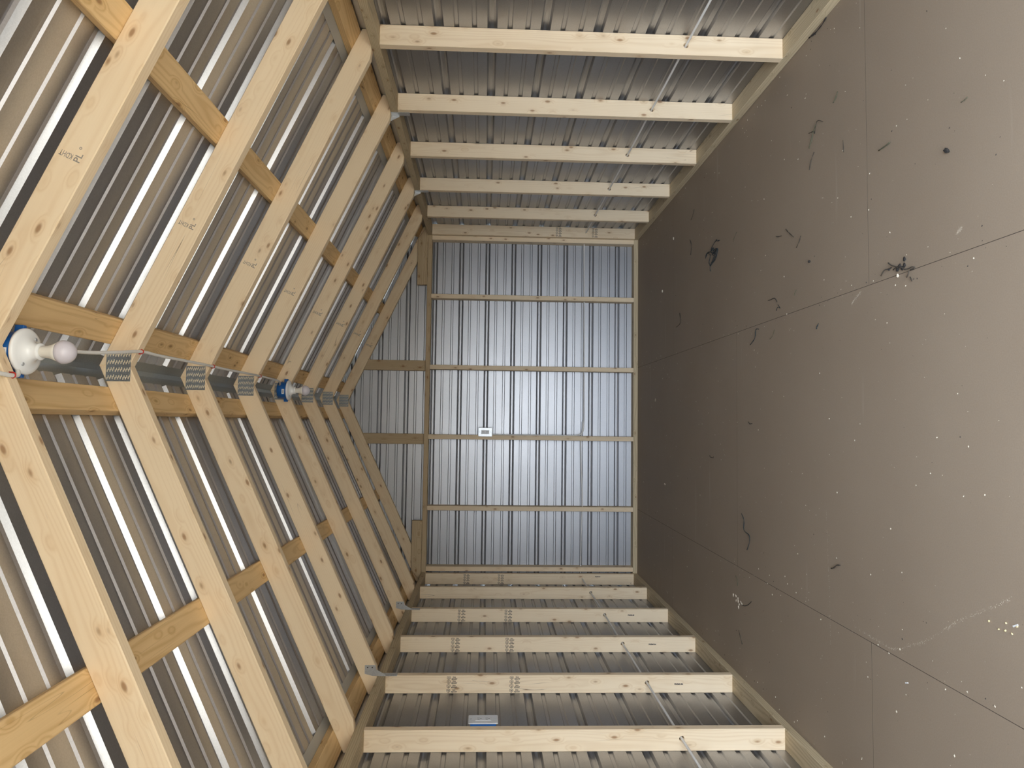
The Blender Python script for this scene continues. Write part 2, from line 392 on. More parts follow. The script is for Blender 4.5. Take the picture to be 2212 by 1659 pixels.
def side_wall(side):
    sg = 1 if side == 'right' else -1
    w = empty('wall_'+side, (sg*58, -115, 0), side+' wall of bare studs with horizontal ribbed metal cladding behind', None, None, 'structure')
    # cladding, three courses
    for a, b in ((-2.45, 33.55), (33.55, 69.55), (69.55, 75.2)):
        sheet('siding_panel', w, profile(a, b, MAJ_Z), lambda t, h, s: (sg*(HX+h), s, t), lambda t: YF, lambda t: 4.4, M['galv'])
    board('bottom_plate', w, (sg*58.25, 0, 0.75), (sg*58.25, -233, 0.75), (1,0,0), 3.5, 1.5, M['plate'])
    board('top_plate', w, (sg*58.25, 0, H-0.75), (sg*58.25, -233, H-0.75), (1,0,0), 3.5, 1.5, M['plate'])
    y0 = 2.6 if sg > 0 else 4.1
    ys = [-1.5] + [-24*k+y0 for k in range(1, 10)] + [-233.0]
    holes = []
    for k, y in enumerate(ys):
        s = board('stud', w, (sg*58.25, y+0.75, 1.5), (sg*58.25, y+0.75, H-1.5), (1,0,0), 3.5, 1.5, M['stud'])
        hz = 18.35 if sg > 0 else 18.72; hx = sg*(58.2 if sg > 0 else 58.06)
        if 1 <= k <= 7: drill(s, (hx, y+0.75, hz), (0,1,0), 0.48)
        holes.append((hx, y, hz))
        if sg < 0 and k in (0, 2, 3, 4):
            for px, py in {0: ((1008,1244),(1082,1244)), 2: ((997,1330),(1098,1330)), 3: ((984,1394),(1101,1392)), 4: ((976,1481),(1112,1479))}[k]:
                p = plane_y(px, py, y)
                link('grade_stamp', STAMP, None, s, frame((-58.25, y-0.012, p.z), (0,0,-1), (1,0,0)))
            px, py = {0: (1291,1246), 2: (1363,1329), 3: (1409,1392), 4: (1466,1478)}[k]
            p = plane_y(px, py, y)
            link('lettering', PREM, None, s, frame((p.x, y-0.012, p.z), (0,0,-1), (1,0,0)))
        if sg > 0 and k == 0:
            for px in (1207, 1285):
                p = plane_y(px, 505, y)
                link('grade_stamp', STAMP, None, s, frame((58.25, y-0.012, p.z), (0,0,-1), (1,0,0)))
    return w, holes
wall_r, holes_r = side_wall('right')
wall_l, holes_l = side_wall('left')

# back wall
wb = empty('wall_back', (0, 1.75, 0), 'back gable wall of bare studs over horizontal ribbed metal cladding', None, None, 'structure')
def gable_half(z): return min(HX, max(0.3, (ZT + 1.4 - z)/SL))
for a, b in ((-2.45, 33.55), (33.55, 69.55), (69.55, 102.6)):
    pr = profile(a, b, MAJ_Z)
    if b > 73:
        pr = sorted(set(pr + [(75.0, 0.0)])) if not any(abs(t-75.0) < .2 for t, _ in pr) else pr
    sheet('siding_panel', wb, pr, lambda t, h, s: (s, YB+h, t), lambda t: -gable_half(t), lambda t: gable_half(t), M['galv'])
board('bottom_plate', wb, (-60, 1.75, 0.75), (60, 1.75, 0.75), (0,1,0), 3.5, 1.5, M['plate'])
board('top_plate', wb, (-60, 1.75, H-0.75), (60, 1.75, H-0.75), (0,1,0), 3.5, 1.5, M['block'])
for x in (-55.3, -35.4, -11.75, 11.65, 35.75, 55.75):
    board('stud', wb, (x, 1.75, 1.5), (x, 1.75, H-1.5), (0,1,0), 3.5, 1.5, M['stud'])
for x in (-12.6, 12.2):                                  # flat gable studs
    a, b = x-1.75, x+1.75
    zt = lambda q: roof_z(q) - VD
    me = prism('gable_stud', [(H, -a), (H, -b), (zt(b), -b), (zt(a), -a)], -0.75, 0.75)
    link('gable_stud', me, M['block'], wb, frame((0, 2.75, 0), (0,0,1), (-1,0,0)))
for sg in (1, -1):                                       # nailing blocks on top of the plate
    me = prism('nailing_block', [(39.6,0.02),(39.6,3.4),(55.6,3.4),(59.0,0.9),(59.0,0.02)], -0.75, 0.75)
    link('nailing_block', me, M['block'], wb, frame((0, 1.2, H), (sg,0,0), (0,0,1)))

# front wall with the open doorway behind the camera
wf = empty('wall_front', (0, -234.75, 0), 'front gable wall around the wide open doorway', None, None, 'structure')
for a, b in ((-2.45, 33.55), (33.55, 69.55), (69.55, 72.0)):
    for sg in (1, -1):
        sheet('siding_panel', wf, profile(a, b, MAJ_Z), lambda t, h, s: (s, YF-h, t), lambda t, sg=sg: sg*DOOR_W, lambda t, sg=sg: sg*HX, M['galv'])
pr = profile(72.0, 102.6, MAJ_Z)
pr = sorted(set(pr + [(75.0, 0.0)]))
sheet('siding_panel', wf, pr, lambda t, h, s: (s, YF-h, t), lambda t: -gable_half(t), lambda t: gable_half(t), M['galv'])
board('top_plate', wf, (-60, -234.75, H-0.75), (60, -234.75, H-0.75), (0,1,0), 3.5, 1.5, M['plate'])
for x in (-59.2, -DOOR_W-0.75, DOOR_W+0.75, 59.2):
    board('stud', wf, (x, -234.75, 0), (x, -234.75, H-1.5), (0,1,0), 3.5, 1.5, M['stud'])

# ------------------------------------------------------------------ roof (ceiling)
ce = empty('ceiling', (0, -115, H), 'open gable roof of spruce rafter pairs, purlins and ribbed metal sheets', None, None, 'structure')
raf_stamp = join('rafter_stamp', [(text_mesh('KDHT', 0.80, bold=0.006), Matrix.Translation(I((-0.25, -0.55, 0))) @ Matrix.Rotation(math.pi/2, 4, 'Z') @ Matrix.Diagonal((0.62,1,1,1))),
                                  (text_mesh('PL', 0.95, bold=0.01), Matrix.Translation(I((-0.1, -1.75, 0))) ),
                                  (text_mesh('o', 0.55, bold=0.01), Matrix.Translation(I((0.85, -1.45, 0))))])
def rafter_poly(off=0.0):
    # in the slope frame: x along the slope from the ridge, y square to it (up); origin at ridge top
    def tf(x, z):
        dx, dz = x, z-ZT
        return ((dx*COSA - dz*SL*COSA), (dx*SL*COSA + dz*COSA))
    pts = [(0, ZT), (60.0, roof_z(60.0)), (60.0, H+0.02), (57.0, H+0.02), (55.9, H+0.10), (54.9, roof_z(54.9)-VD), (0, ZT-VD)]
    return [tf(*p) for p in pts]
plate_me = prism('gusset_plate', [(-1.55,-1.95),(1.55,-1.95),(1.55,1.95),(-1.55,1.95)], 0.0, 0.05, 0.01)
sv, sf = [], []
for r in range(4):
    for q in range(9):
        for d in range(2):
            cx = -1.38 + q*0.335 + d*0.14; cy = -1.45 + r*0.98 + (0.14 if d else -0.08) + 0.05*((q*7+r*3) % 3 - 1)
            b0 = len(sv)
            for dx, dy, dz in ((-.06,-.19,.05),(.06,-.15,.05),(.06,.19,.05),(-.06,.15,.05),(-.045,-.14,.075),(.045,-.11,.075),(.045,.14,.075),(-.045,.11,.075)):
                sv.append((cx+dx, cy+dy, dz))
            sf += [(b0+4,b0+5,b0+6,b0+7)] + [(b0+i, b0+(i+1)%4, b0+4+(i+1)%4, b0+4+i) for i in range(4)]
tooth_me = mesh('tooth', sv, sf)
RSPX = {7: (175,342), 6: (415,487), 5: (545,570), 4: (632,632), 3: (692,677), 2: (740,701), 1: (776,722), 0: (796,744)}
rafters = {}
for k in range(11):
    y = RY0(k)
    for sg in (1, -1):
        me = prism('rafter', rafter_poly(), -0.75, 0.75, 0.10)
        # slope frame: x down the slope, y up-square
        ax = Vector((sg*COSA, 0, -SL*COSA)); ay = Vector((sg*SL*COSA, 0, COSA))
        o = link('rafter', me, M['spruce'], ce, frame((0, y+0.75, ZT), ax, ay))
        rafters[(k, sg)] = o
        if sg > 0 and k in RSPX:
            p = plane_y(*RSPX[k], y)
            st = link('grade_stamp', raf_stamp, None, o, frame((p.x, y-0.012, p.z), ax, ay))
            if not raf_stamp.materials: raf_stamp.materials.append(M['ink_pale'])
            # centre the mark on the board width
            d = (p.x*SL*COSA + (p.z-ZT)*COSA)
            st.matrix_world = Matrix.Translation((ay*(-0.55-d))*IN) @ st.matrix_world
    gp = link('gusset_plate', plate_me, M['plate_steel'], ce, frame((-0.1, y, 99.25), (0,0,-1), (1,0,0)))
    gp.matrix_world = frame((-0.1, y, 99.25), (0,0,-1), (1,0,0)) ; 
    link('tooth_rows', tooth_me, M['slot'], gp, gp.matrix_world.copy(), 'stuff')

for sg in (1, -1):
    ax = Vector((sg*COSA, 0, -SL*COSA)); ay = Vector((sg*SL*COSA, 0, COSA))
    for x in (4.3, 31.2, 58.0):
        c = Vector((sg*x, 0, roof_z(x))) + ay*0.76
        board('purlin', ce, c + Vector((0, 4.5, 0)), c + Vector((0, -236.5, 0)), ax, 3.45, 1.5, M['purlin'])
    # sheets: local slope distance s from the ridge
    def pt(t, h, s, sg=sg):
        base = Vector((sg*s*COSA, 0, ZT - s*SL*COSA)) + Vector((sg*SL*COSA, 0, COSA))*(1.56+h)
        return (base.x, t, base.z)
    edges = [-237.5] + [MAJ_Y + 36*n for n in range(-2, 5)] + [6.5]
    for a, b in zip(edges, edges[1:]):
        sheet('roof_panel', ce, profile(a, b, MAJ_Y, 0.19, 0.22), pt, lambda t: 0.9, lambda t: 68.5, M['galv_roof_lit'])
    # eave flashing under the sheets
    c = Vector((sg*57.4, 0, roof_z(57.4))) + ay*1.535
    board('eave_trim', ce, c + Vector((0, 5, 0)), c + Vector((0, -236.5, 0)), ax, 5.6, 0.03, M['trim'], 0.005)
    board('eave_light_stop', ce, (sg*61.35, 5.6, 73.2), (sg*61.35, -238, 73.2), (0,0,1), 5.0, 0.7, M['cap'])  # added outside, out of view, to block daylight through the eave gap
    for yy in (5.0, -237.9):
        a = Vector((0, yy, ZT+0.1)); b = Vector((sg*61.6, yy, ZT+0.1-SL*61.6))
        board('rake_light_stop', ce, a, b, ay, 5.4, 0.9, M['cap'])  # unseen board added to shut out light along the gable slope
    for yy in (4.75, -237.3):
        board('corner_light_stop', wall_r if sg > 0 else wall_l, (sg*60.9, yy, -2.4), (sg*60.9, yy, 74.5), (1,0,0), 1.7, 0.6, M['cap'], 0.02)  # unseen strip added against light leaking through the ribs at the corner
for yy in (5.0, -237.9):
    box_at('ridge_light_stop', ce, (-2.2, yy-0.45, ZT-2.2), (2.2, yy+0.45, ZT+1.9), M['cap'])  # unseen block added to close the light leak under the ridge cap
capv = []
for y in (6.5, -237.5):
    for x in (-7, 0, 7):
        base = ZT - SL*abs(x)
        capv.append((x, y, base + (1.56+0.82)/COSA))
for a, b in ((6.5, -62), (-60, -124), (-122, -190), (-188, -237.8)):
    vs = []
    for y in (a, b):
        for x in (-7, -0.35, 0.35, 7): vs.append((x, y, ZT - SL*abs(x) + (2.42 if y in (6.5, -60, -122, -188) else 2.47)/COSA))
    link('ridge_cap', mesh('ridge_cap', vs, [(0,1,5,4),(1,2,6,5),(2,3,7,6)]), M['cap'], ce)

# ------------------------------------------------------------------ ceiling lamps
def lamp(pos, z_plate, label, rot, ears):
    t = empty('ceiling_lamp', (pos[0], pos[1], z_plate+2.6), label, 'lamp', 'keyless bulb lamps at the ridge')
    at = lambda dz=0: Matrix.Translation(I((pos[0], pos[1], z_plate+dz))) @ Matrix.Rotation(rot, 4, 'Z')
    box = link('junction_box', lathe('junction_box', [(1.70,2.55),(1.92,2.5),(1.95,1.6),(1.98,0.42),(1.98,0.40),(1.7,0.40)], 32), M['blue'], t, at())
    for a in ears:
        e = prism('box_ear', [(-0.35,0),(0.35,0),(0.22,0.75),(-0.22,0.75)], -0.5, 0.35, 0.04)
        m = at(0.95) @ Matrix.Rotation(a, 4, 'Z') @ Matrix.Translation(I((0, 1.85, 0)))
        link('box_ear', e, M['blue'], box, m)
    st = prism('label_sticker', [(-0.28,-0.55),(0.28,-0.55),(0.28,0.55),(-0.28,0.55)], 0, 0.03, 0.005)
    sm = Matrix.Translation(I((pos[0]-0.35, pos[1]-1.99, z_plate+1.05))) @ Matrix.Rotation(math.pi/2, 4, 'X') @ Matrix.Rotation(math.pi/2, 4, 'Z')
    s = link('label_sticker', st, M['sticker'], box, sm)
    bars = []
    for q in range(7): bars.append((prism('bar', [(-0.14,-0.40+q*0.12),(0.14,-0.40+q*0.12),(0.14,-0.35+q*0.12+0.02*(q%2)),(-0.14,-0.35+q*0.12+0.02*(q%2))], 0.028, 0.036, 0.001), Matrix.Identity(4)))
    link('barcode', join('barcode', bars), M['ink'], s, sm)
    d = lathe('lampholder', [(2.0,0.46),(2.28,0.42),(2.30,0.20),(2.18,0.06),(1.85,-0.02),(1.45,-0.10),(1.0,-0.38),(0.82,-0.72),(0.80,-1.02),(0.86,-1.16),(0.80,-1.25),(0.55,-1.25)], 40)
    hold = link('lampholder', d, M['porcelain'], t, at())
    for a in (0.6, 0.6+math.pi):
        sc = lathe('screw', [(0.05,0.1),(0.20,0.06),(0.20,-0.03),(0.12,-0.07),(0.02,-0.05)], 10)
        link('screw', sc, M['steel'], hold, at(-0.10) @ Matrix.Translation(I((1.55*math.cos(a), 1.55*math.sin(a), 0))))
    b = lathe('bulb_base', [(0.50,-1.2),(0.56,-1.30),(0.62,-1.9),(0.80,-2.5),(1.02,-2.95)], 30)
    bb = link('bulb', b, M['bulb_base'], t, at())
    prof = [(1.02,-2.95)]
    for q in range(1, 13):
        th = math.pi*0.5*q/12*1.0
        prof.append((1.17*math.cos(th*1.0)*(1.0 if q > 1 else 0.985), -3.28 - 1.17*math.sin(th)))
    prof = [(1.02,-2.95),(1.10,-3.08),(1.16,-3.25)] + [(1.17*math.cos(math.pi/2*q/10), -3.35-1.17*math.sin(math.pi/2*q/10)) for q in range(10)] + [(0.02,-4.52)]
    link('globe', lathe('globe', prof, 32), M['globe'], bb, at())
    return t
lamp((-0.35, -160.65), 96.85, 'unlit bare bulb in porcelain holder on nearest ridge rafter, largest in view', 0.0, (-math.pi/2, math.pi/2))
lamp((0.0, -71.0), 96.6, 'smaller unlit bulb holder on blue junction box further along the ridge', 0.0, (-math.pi/2, math.pi/2))

# ------------------------------------------------------------------ cables
def cable(name, pts, label, r=0.21, per=6, group='white electrical cables'):
    me = tube_mesh(name, spline(pts, per), r)
    o = link(name, me, M['cable']); return tag(o, label, 'cable', group)
def staple(parent, x, y, z, w=0.5):
    p = [(x-w*0.55, y, z+0.42), (x-w*0.5, y, z-0.05), (x-w*0.25, y, z-0.24), (x+w*0.25, y, z-0.24), (x+w*0.5, y, z-0.05), (x+w*0.55, y, z+0.42)]
    link('staple', tube_mesh('staple', p, 0.075, 6), M['staple'], parent)
def under(x): return roof_z(x) - VD - 0.22
pts = [(0.1, -159.3, 98.2), (0.25, -157.3, 97.4), (0.65, -150, 97.1)]
for k in (6, 5, 4):
    pts += [(1.25 if k == 6 else 1.9, RY0(k)-5, under(1.9)-0.08), (1.9, RY0(k)+0.75, under(1.9)), (1.85, RY0(k)+6, under(1.9)-0.05)]
pts += [(1.75, -78, 97.2), (1.3, -73.5, 98.2), (0.9, -71.8, 99.0)]
c1 = cable('electrical_cable', pts, 'white cable stapled under the ridge between the two bulb lamps')
for k in (6, 5, 4): staple(c1, 1.9, RY0(k)+0.75, under(1.9))
c2 = cable('electrical_cable', [(-2.2, -233, under(2.2)), (-2.2, -210, under(2.2)), (-2.3, -186, under(2.3)), (-2.5, -170, under(2.5)), (-2.9, -163.6, under(2.9)), (-2.4, -161.9, under(2.4)+0.4), (-1.7, -160.9, 98.0)],
           'short end of white cable entering the nearest ridge lamp from the front')
for k in (7, 8, 9): staple(c2, -2.85 if k == 7 else -2.25, RY0(k)+0.75, under(2.85 if k == 7 else 2.25))
def through(holes, sg):
    out = []
    for i, (x, y, z) in enumerate(holes[:8]):
        out += [(x, y+2.2, z), (x, y-0.7, z)]
        if i < 7: out.append((x + sg*0.15, (y+holes[i+1][1])/2 + 0.7, z - 0.12))
    return out
def cable_loop(holes, sg, label):
    pts = [(sg*57.9, 1.6, 18.5)] + through(holes, sg)
    return cable('electrical_cable', pts, label, per=4)
cable_loop(holes_r, 1, 'white cable running low through holes in the right wall studs')
cable_loop(holes_l, -1, 'white cable running low through holes in the left wall studs')
cable('electrical_cable', [(57.5, 1.75, 18.45), (40, 1.75, 18.35), (19, 1.75, 18.2), (3, 1.75, 18.1), (-7.5, 1.75, 18.1), (-11.75, 1.75, 19.0), (-20, 1.75, 18.9), (-32.5, 1.75, 18.45), (-45, 1.75, 18.7), (-57.5, 1.75, 18.8)],
      'white cable crossing the back wall behind its studs', 0.20)
cable('electrical_cable', [(-10.75, 1.1, 49.5), (-10.82, 0.9, 46), (-10.82, 0.9, 35), (-10.82, 0.9, 24), (-10.72, 1.0, 20.8), (-10.1, 1.2, 19.0), (-8.4, 1.45, 18.5), (-6.0, 1.5, 18.5)],
      'white cable dropping from the back wall outlet along its stud', 0.20)

# ------------------------------------------------------------------ outlets
def outlet(name, label, mw, plate_mat, box_mat, pw, ph, dome):
    t = empty(name); t.matrix_world = mw; tag(t, label, 'outlet')
    # local: x right, y up along the device, z out into the room
    q = lambda dx, dy, dz: mw @ Matrix.Translation(I((dx, dy, dz)))
    bx = prism('junction_box', [(-pw/2+.3,-ph/2+.35),(pw/2-.3,-ph/2+.35),(pw/2-.3,ph/2-.35),(-pw/2+.3,ph/2-.35)], -1.9, -0.02, 0.06)
    link('junction_box', bx, box_mat, t, mw)
    pl = prism('cover_plate', [(-pw/2+.12,-ph/2),(pw/2-.12,-ph/2),(pw/2,-ph/2+.12),(pw/2,ph/2-.12),(pw/2-.12,ph/2),(-pw/2+.12,ph/2),(-pw/2,ph/2-.12),(-pw/2,-ph/2+.12)], -0.02, dome, 0.09)
    p = link('cover_plate', pl, plate_mat, t, mw)
    rc = prism('receptacle', [(-0.66,-1.32),(0.66,-1.32),(0.66,1.32),(-0.66,1.32)], dome-0.02, dome+0.07, 0.04)
    r = link('receptacle', rc, M['outlet_white'], t, mw)
    for s in (-0.68, 0.68):
        for dx, hh in ((-0.24, 0.17), (0.24, 0.21)):
            link('slot', prism('slot', [(-.045,-hh),(.045,-hh),(.045,hh),(-.045,hh)], 0, 0.02, 0.004), M['outlet_dark'], r, q(dx, s+0.1, dome+0.062))
        link('ground_hole', lathe('ground_hole', [(0.10,0.0),(0.10,0.02)], 10), M['outlet_dark'], r, q(0, s-0.30, dome+0.062))
    for s in (-1, 1):
        link('screw', lathe('screw', [(0.12,0.0),(0.11,0.05),(0.03,0.06)], 10), M['steel'], p, q(0, s*(ph/2-0.45), dome))
    return t
outlet('wall_outlet', 'grey steel duplex outlet on a middle stud of the back wall', frame((-10.0, -0.18, 51.55), (1,0,0), (0,0,1)), M['steel'], M['steel'], 3.0, 4.65, 0.10)
o_l = frame((-56.25, -112.75, 51.3), (0,1,0), (0,0,1))
outlet('wall_outlet', 'white plastic duplex outlet on blue box beside a left wall stud', o_l, M['outlet_white'], M['blue'], 3.25, 4.95, 0.16)

# ------------------------------------------------------------------ hurricane ties
def tie(k, sg, label):
    y = RY0(k); yy = y - 0.05 if sg < 0 else y + 1.55
    t = empty('rafter_tie', (sg*56.4, yy, H), label, 'bracket', 'galvanised rafter ties on the wall plates')
    up = [(54.3,74.5),(54.7,74.6),(54.75,72.6),(56.35,71.9),(56.4,70.5),(55.9,70.5),(55.1,71.9),(54.2,72.9)]
    me = prism('upper_leg', [(sg*a, b) for a, b in [(54.35,74.45),(56.0,74.45),(56.4,73.0),(56.42,70.4),(56.15,70.4),(55.2,72.2),(54.35,72.4)]], -0.03, 0.03, 0.008)
    link('upper_leg', me, M['steel'], t, frame((0, yy, 0), (1,0,0), (0,0,1)))
    a, b = (yy, yy+1.5) if sg < 0 else (yy-1.5, yy)
    box_at('lower_leg', t, (sg*56.43-0.03, a, 68.2), (sg*56.43+0.03, b, 72.0), M['steel'], 0.008)
    for zz in (73.9, 73.0):
        link('nail_head', lathe('nail_head', [(0.13,0),(0.12,0.04),(0.02,0.05)], 8), M['outlet_dark'], t, Matrix.Translation(I((sg*54.8, yy-0.03, zz))) @ Matrix.Rotation(math.pi/2, 4, 'X'))
tie(4, 1, 'galvanised tie on the right wall plate, nearer of the right pair')
tie(2, 1, 'galvanised tie on the right wall plate, farther of the right pair')
tie(4, -1, 'galvanised tie on the left wall plate, nearer of the left pair')
tie(2, -1, 'galvanised tie on the left wall plate, farther of the left pair')

# ------------------------------------------------------------------ litter on the floor
def Z(o, s, pts): return [(o[0]+a/s, o[1]+b/s) for a, b in pts]
O4, O7, O5, O8b, O8 = (1500,480), (1700,0), (1560,1080), (1300,450), (1340,780)
def strand(name, px, label, cat, mat='twig', r=0.085, group=None, jitter=0.0, per=3):
    rnd = random.Random(label)
    pts = []
    for x, y in px:
        p = floor_at(x, y); pts.append((p.x, p.y, r + 0.02 + rnd.uniform(0, 0.12)))
    pts = spline(pts, per)
    rr = [r*(0.40+0.6*rnd.random()) for _ in pts]
    o = link(name, tube_mesh(name, pts, rr, 6), M[mat]); return tag(o, label, cat, group)
TW = 'twigs strewn over the floor'
strand('twig', Z(O4,7.9,[(1570,120),(1620,170),(1705,255)]), 'straight dark twig between two tangles on the right floor', 'twig', group=TW)
strand('twig', Z(O4,7.9,[(1405,240),(1455,247),(1500,232)]), 'tiny curved twig left of the straight dark twig', 'twig', group=TW)
strand('twig', Z(O4,7.9,[(1830,235),(1800,330),(1760,435)]), 'slender twig with pale tip beside the straight dark twig', 'twig', group=TW)
strand('twig', Z(O4,7.9,[(735,170),(690,270),(670,340)]), 'faint twig just in front of the dark yarn tangle', 'twig', 'grass', 0.06, TW)
strand('twig', Z(O4,7.9,[(1275,1335),(1310,1325),(1385,1297),(1430,1360)]), 'hooked thin twig close to the long floor seam', 'twig', group=TW)
strand('twig', Z(O4,7.9,[(1410,1505),(1440,1450),(1475,1470),(1440,1410)]), 'blue-black curled bit beside the hooked twig', 'twig', 'yarn', 0.09, TW)
strand('twig', Z(O4,7.9,[(1755,1155),(1735,1200),(1720,1250)]), 'short faint twig above the long floor seam', 'twig', 'grass', 0.06, TW)
strand('twig', Z(O7,4.32,[(485,858),(465,905),(440,960)]), 'lone straight olive twig near the right wall plate', 'twig', 'grass', 0.10, TW)
strand('twig', Z(O7,4.32,[(280,1165),(255,1225),(240,1290),(215,1385)]), 'long brittle stalk with side shoots near the right wall', 'twig', 'grass', 0.10, TW)
strand('twig', Z(O7,4.32,[(215,1245),(255,1225),(270,1245),(290,1130),(345,1135)]), 'forked side shoots lying across the long brittle stalk', 'twig', 'twig', 0.07, TW)
strand('twig', Z(O7,4.32,[(260,1420),(235,1500),(215,1585)]), 'wiry twig just past the long brittle stalk', 'twig', group=TW)
strand('twig', Z(O7,4.32,[(530,1310),(535,1370),(540,1420)]), 'short reddish stem beside a white flake on the right', 'twig', group=TW, r=0.06)
strand('twig', Z(O7,4.32,[(975,1325),(930,1362),(865,1405)]), 'knobbly twig with pale bud end in the right foreground', 'twig', 'grass', 0.09, TW)
strand('twig', Z(O7,4.32,[(1640,955),(1670,935),(1700,905)]), 'thin grey sliver alone in the right foreground', 'twig', 'grass', 0.06, TW)
strand('leaf_litter', Z(O7,4.32,[(380,160),(350,215),(320,255),(270,310),(215,355)]), 'dark line of litter against the right bottom plate', 'litter', 'clod', 0.14)
strand('twig', Z(O5,6.91,[(210,1125),(235,1200),(240,1280)]), 'faint dark twig above the pale chip heap', 'twig', 'grass', 0.07, TW)
strand('twig', Z(O5,6.91,[(1645,1020),(1690,1010),(1730,975),(1785,977)]), 'crooked dark twig beside a fine scratch line', 'twig', group=TW, r=0.12)
strand('beaded_thread', Z(O5,6.91,[(300,200),(335,300),(340,450),(410,525),(420,630),(385,745)]), 'wavy dark beaded thread on the floor left of centre', 'thread', 'yarn', 0.09)
strand('twig', Z((1280,1104),2.989,[(950,770),(960,810),(970,860)]), 'thin twig beyond the pale chip heap by left wall', 'twig', 'twig', 0.08, TW)
strand('twig', Z(O8b,4.424,[(850,300),(862,360),(855,445)]), 'dim vertical twig between yarn tangle and back wall', 'twig', 'twig', 0.09, TW)
strand('twig', Z(O8b,4.424,[(890,10),(875,60),(858,110)]), 'dim twig near the far end of right bottom plate', 'twig', 'twig', 0.08, TW)
strand('twig', Z(O8b,4.424,[(750,1000),(760,1090),(720,1135)]), 'dim bent twig near the long seam by back wall', 'twig', 'twig', 0.10, TW)
strand('twig', Z(O8b,4.424,[(1505,1155),(1480,1160),(1470,1240),(1425,1305)]), 'dark segmented thread just beyond the long floor seam', 'twig', 'yarn', 0.10, TW)
strand('twig', Z(O8b,4.424,[(1655,1160),(1640,1215),(1610,1250)]), 'faint stem right of the dark segmented thread', 'twig', 'grass', 0.05, TW)
strand('twig', Z(O8b,4.424,[(2080,1100),(2070,1130),(2065,1155)]), 'stubby dark bit alone on the middle floor sheet', 'twig', 'yarn', 0.10, TW)
strand('twig', Z(O8,5.53,[(1075,1130),(1090,1150),(1120,1155)]), 'small dark curl on the dim middle floor', 'twig', 'twig', 0.09, TW)
strand('twig', Z(O8,5.53,[(1540,725),(1555,750),(1585,745)]), 'small dark curl just past the middle cross seam', 'twig', 'twig', 0.09, TW)
# yarn tangle
tg = Z(O4,7.9,[(445,308),(400,320),(385,305),(320,420),(300,500),(340,440),(330,520),(410,455),(370,600),(290,740),(265,680),(285,560),(220,540),(210,620),(230,530),(300,510),(350,580),(380,500),(310,560),(395,470),(345,600),(310,700),(375,620),(405,450),(330,500),(360,560),(290,735),(285,840)])
strand('yarn_tangle', tg, 'dark teal tangled yarn wad on the right floor', 'yarn', 'yarn', 0.11, None, 0, 4)
# leaf-litter clump by the seam
cl = empty('litter_clump', tuple(floor_at(1940, 578)), 'dry clump of stems and dark flakes on long seam', 'litter')
rnd = random.Random(5)
O7b = (1840,480)
for px in ([(760,810),(830,860),(900,880),(960,900)], [(620,1070),(690,960),(760,930),(820,900)], [(1090,940),(1170,925),(1250,890),(1275,905),(1200,950)], [(1120,1100),(1165,1020),(1170,970)], [(1180,1090),(1225,1170)], [(850,950),(960,890),(1080,920)]):
    p = [floor_at(*q) for q in Z(O7b, 9.217, px)]
    link('stem', tube_mesh('stem', spline([(a.x, a.y, 0.12+rnd.uniform(0,.2)) for a in p], 3), 0.07, 6), M['twig'], cl)
def blob(name, x, y, rx, ry, rz, mat, parent=None, seed=0, ang=0.0, flat=False):
    rn = random.Random(seed); bm = bmesh.new(); bmesh.ops.create_icosphere(bm, subdivisions=2, radius=1.0)
    for v in bm.verts:
        f = 1 + rn.uniform(-.22,.22); v.co = Vector((v.co.x*rx*f, v.co.y*ry*f, v.co.z*rz*f))*IN
    me = bpy.data.meshes.new(name); bm.to_mesh(me); bm.free()
    return link(name, me, mat, parent, Matrix.Translation(I((x, y, rz*0.95))) @ Matrix.Rotation(ang, 4, 'Z'))
for px, r in (((1065,735),.30), ((970,865),.28), ((1065,855),.30), ((760,945),.16), ((1020,915),.30), ((930,930),.35)):
    p = floor_at(*Z(O7b, 9.217, [px])[0]); blob('flake', p.x, p.y, r, r*.8, .12, M['clod'], cl, px[0])
p = floor_at(*Z(O7b, 9.217, [(930,1065)])[0]); blob('pebble', p.x, p.y, .22, .15, .12, M['crumb'], cl, 3)
# pale chip heap by the left wall
hp = empty('chip_heap', tuple(floor_at(1594, 1300)), 'little heap of pale chips with a stalk near left wall', 'litter')
for i, px in enumerate([(172,1420),(210,1430),(240,1470),(245,1510),(285,1525),(260,1560),(250,1600),(300,1555),(215,1500)]):
    p = floor_at(*Z(O5, 6.91, [px])[0]); blob('chip', p.x, p.y, .36, .22, .10, M['chip'], hp, 40+i, i*1.1)
p = [floor_at(*q) for q in Z(O5, 6.91, [(300,1565),(345,1580),(400,1560),(445,1515)])]
link('stalk', tube_mesh('stalk', spline([(a.x, a.y, .1) for a in p], 3), 0.07, 6), M['twig'], hp)
p = floor_at(2048, 325); tag(blob('dirt_clod', p.x, p.y, .50, .26, .20, M['clod'], None, 9, 0.9), 'dark dirt clod alone in the right foreground', 'clod')
p = floor_at(1750, 565); tag(blob('dirt_clod', p.x, p.y, .26, .24, .18, M['clod'], None, 10), 'small round dark clod right of the yarn tangle', 'clod')
p = floor_at(1416, 864); tag(blob('dry_leaf', p.x, p.y, .62, .50, .06, M['chip'], None, 11, 1.5), 'pale drop-shaped leaf near the back wall plate', 'leaf')
p = floor_at(1437, 1046); tag(blob('curled_husk', p.x, p.y, .62, .28, .16, M['chip'], None, 12, 1.5), 'pale curled husk on dark floor near back wall', 'husk')
p = floor_at(1456, 515); tag(blob('curled_husk', p.x, p.y, .42, .30, .16, M['chip'], None, 13, 0.4), 'tan husk near the far right corner', 'husk')
p = floor_at(1432, 629); tag(blob('curled_husk', p.x, p.y, .40, .38, .20, M['chip'], None, 14, 0.4), 'roundish tan husk near back wall, right of seam', 'husk')
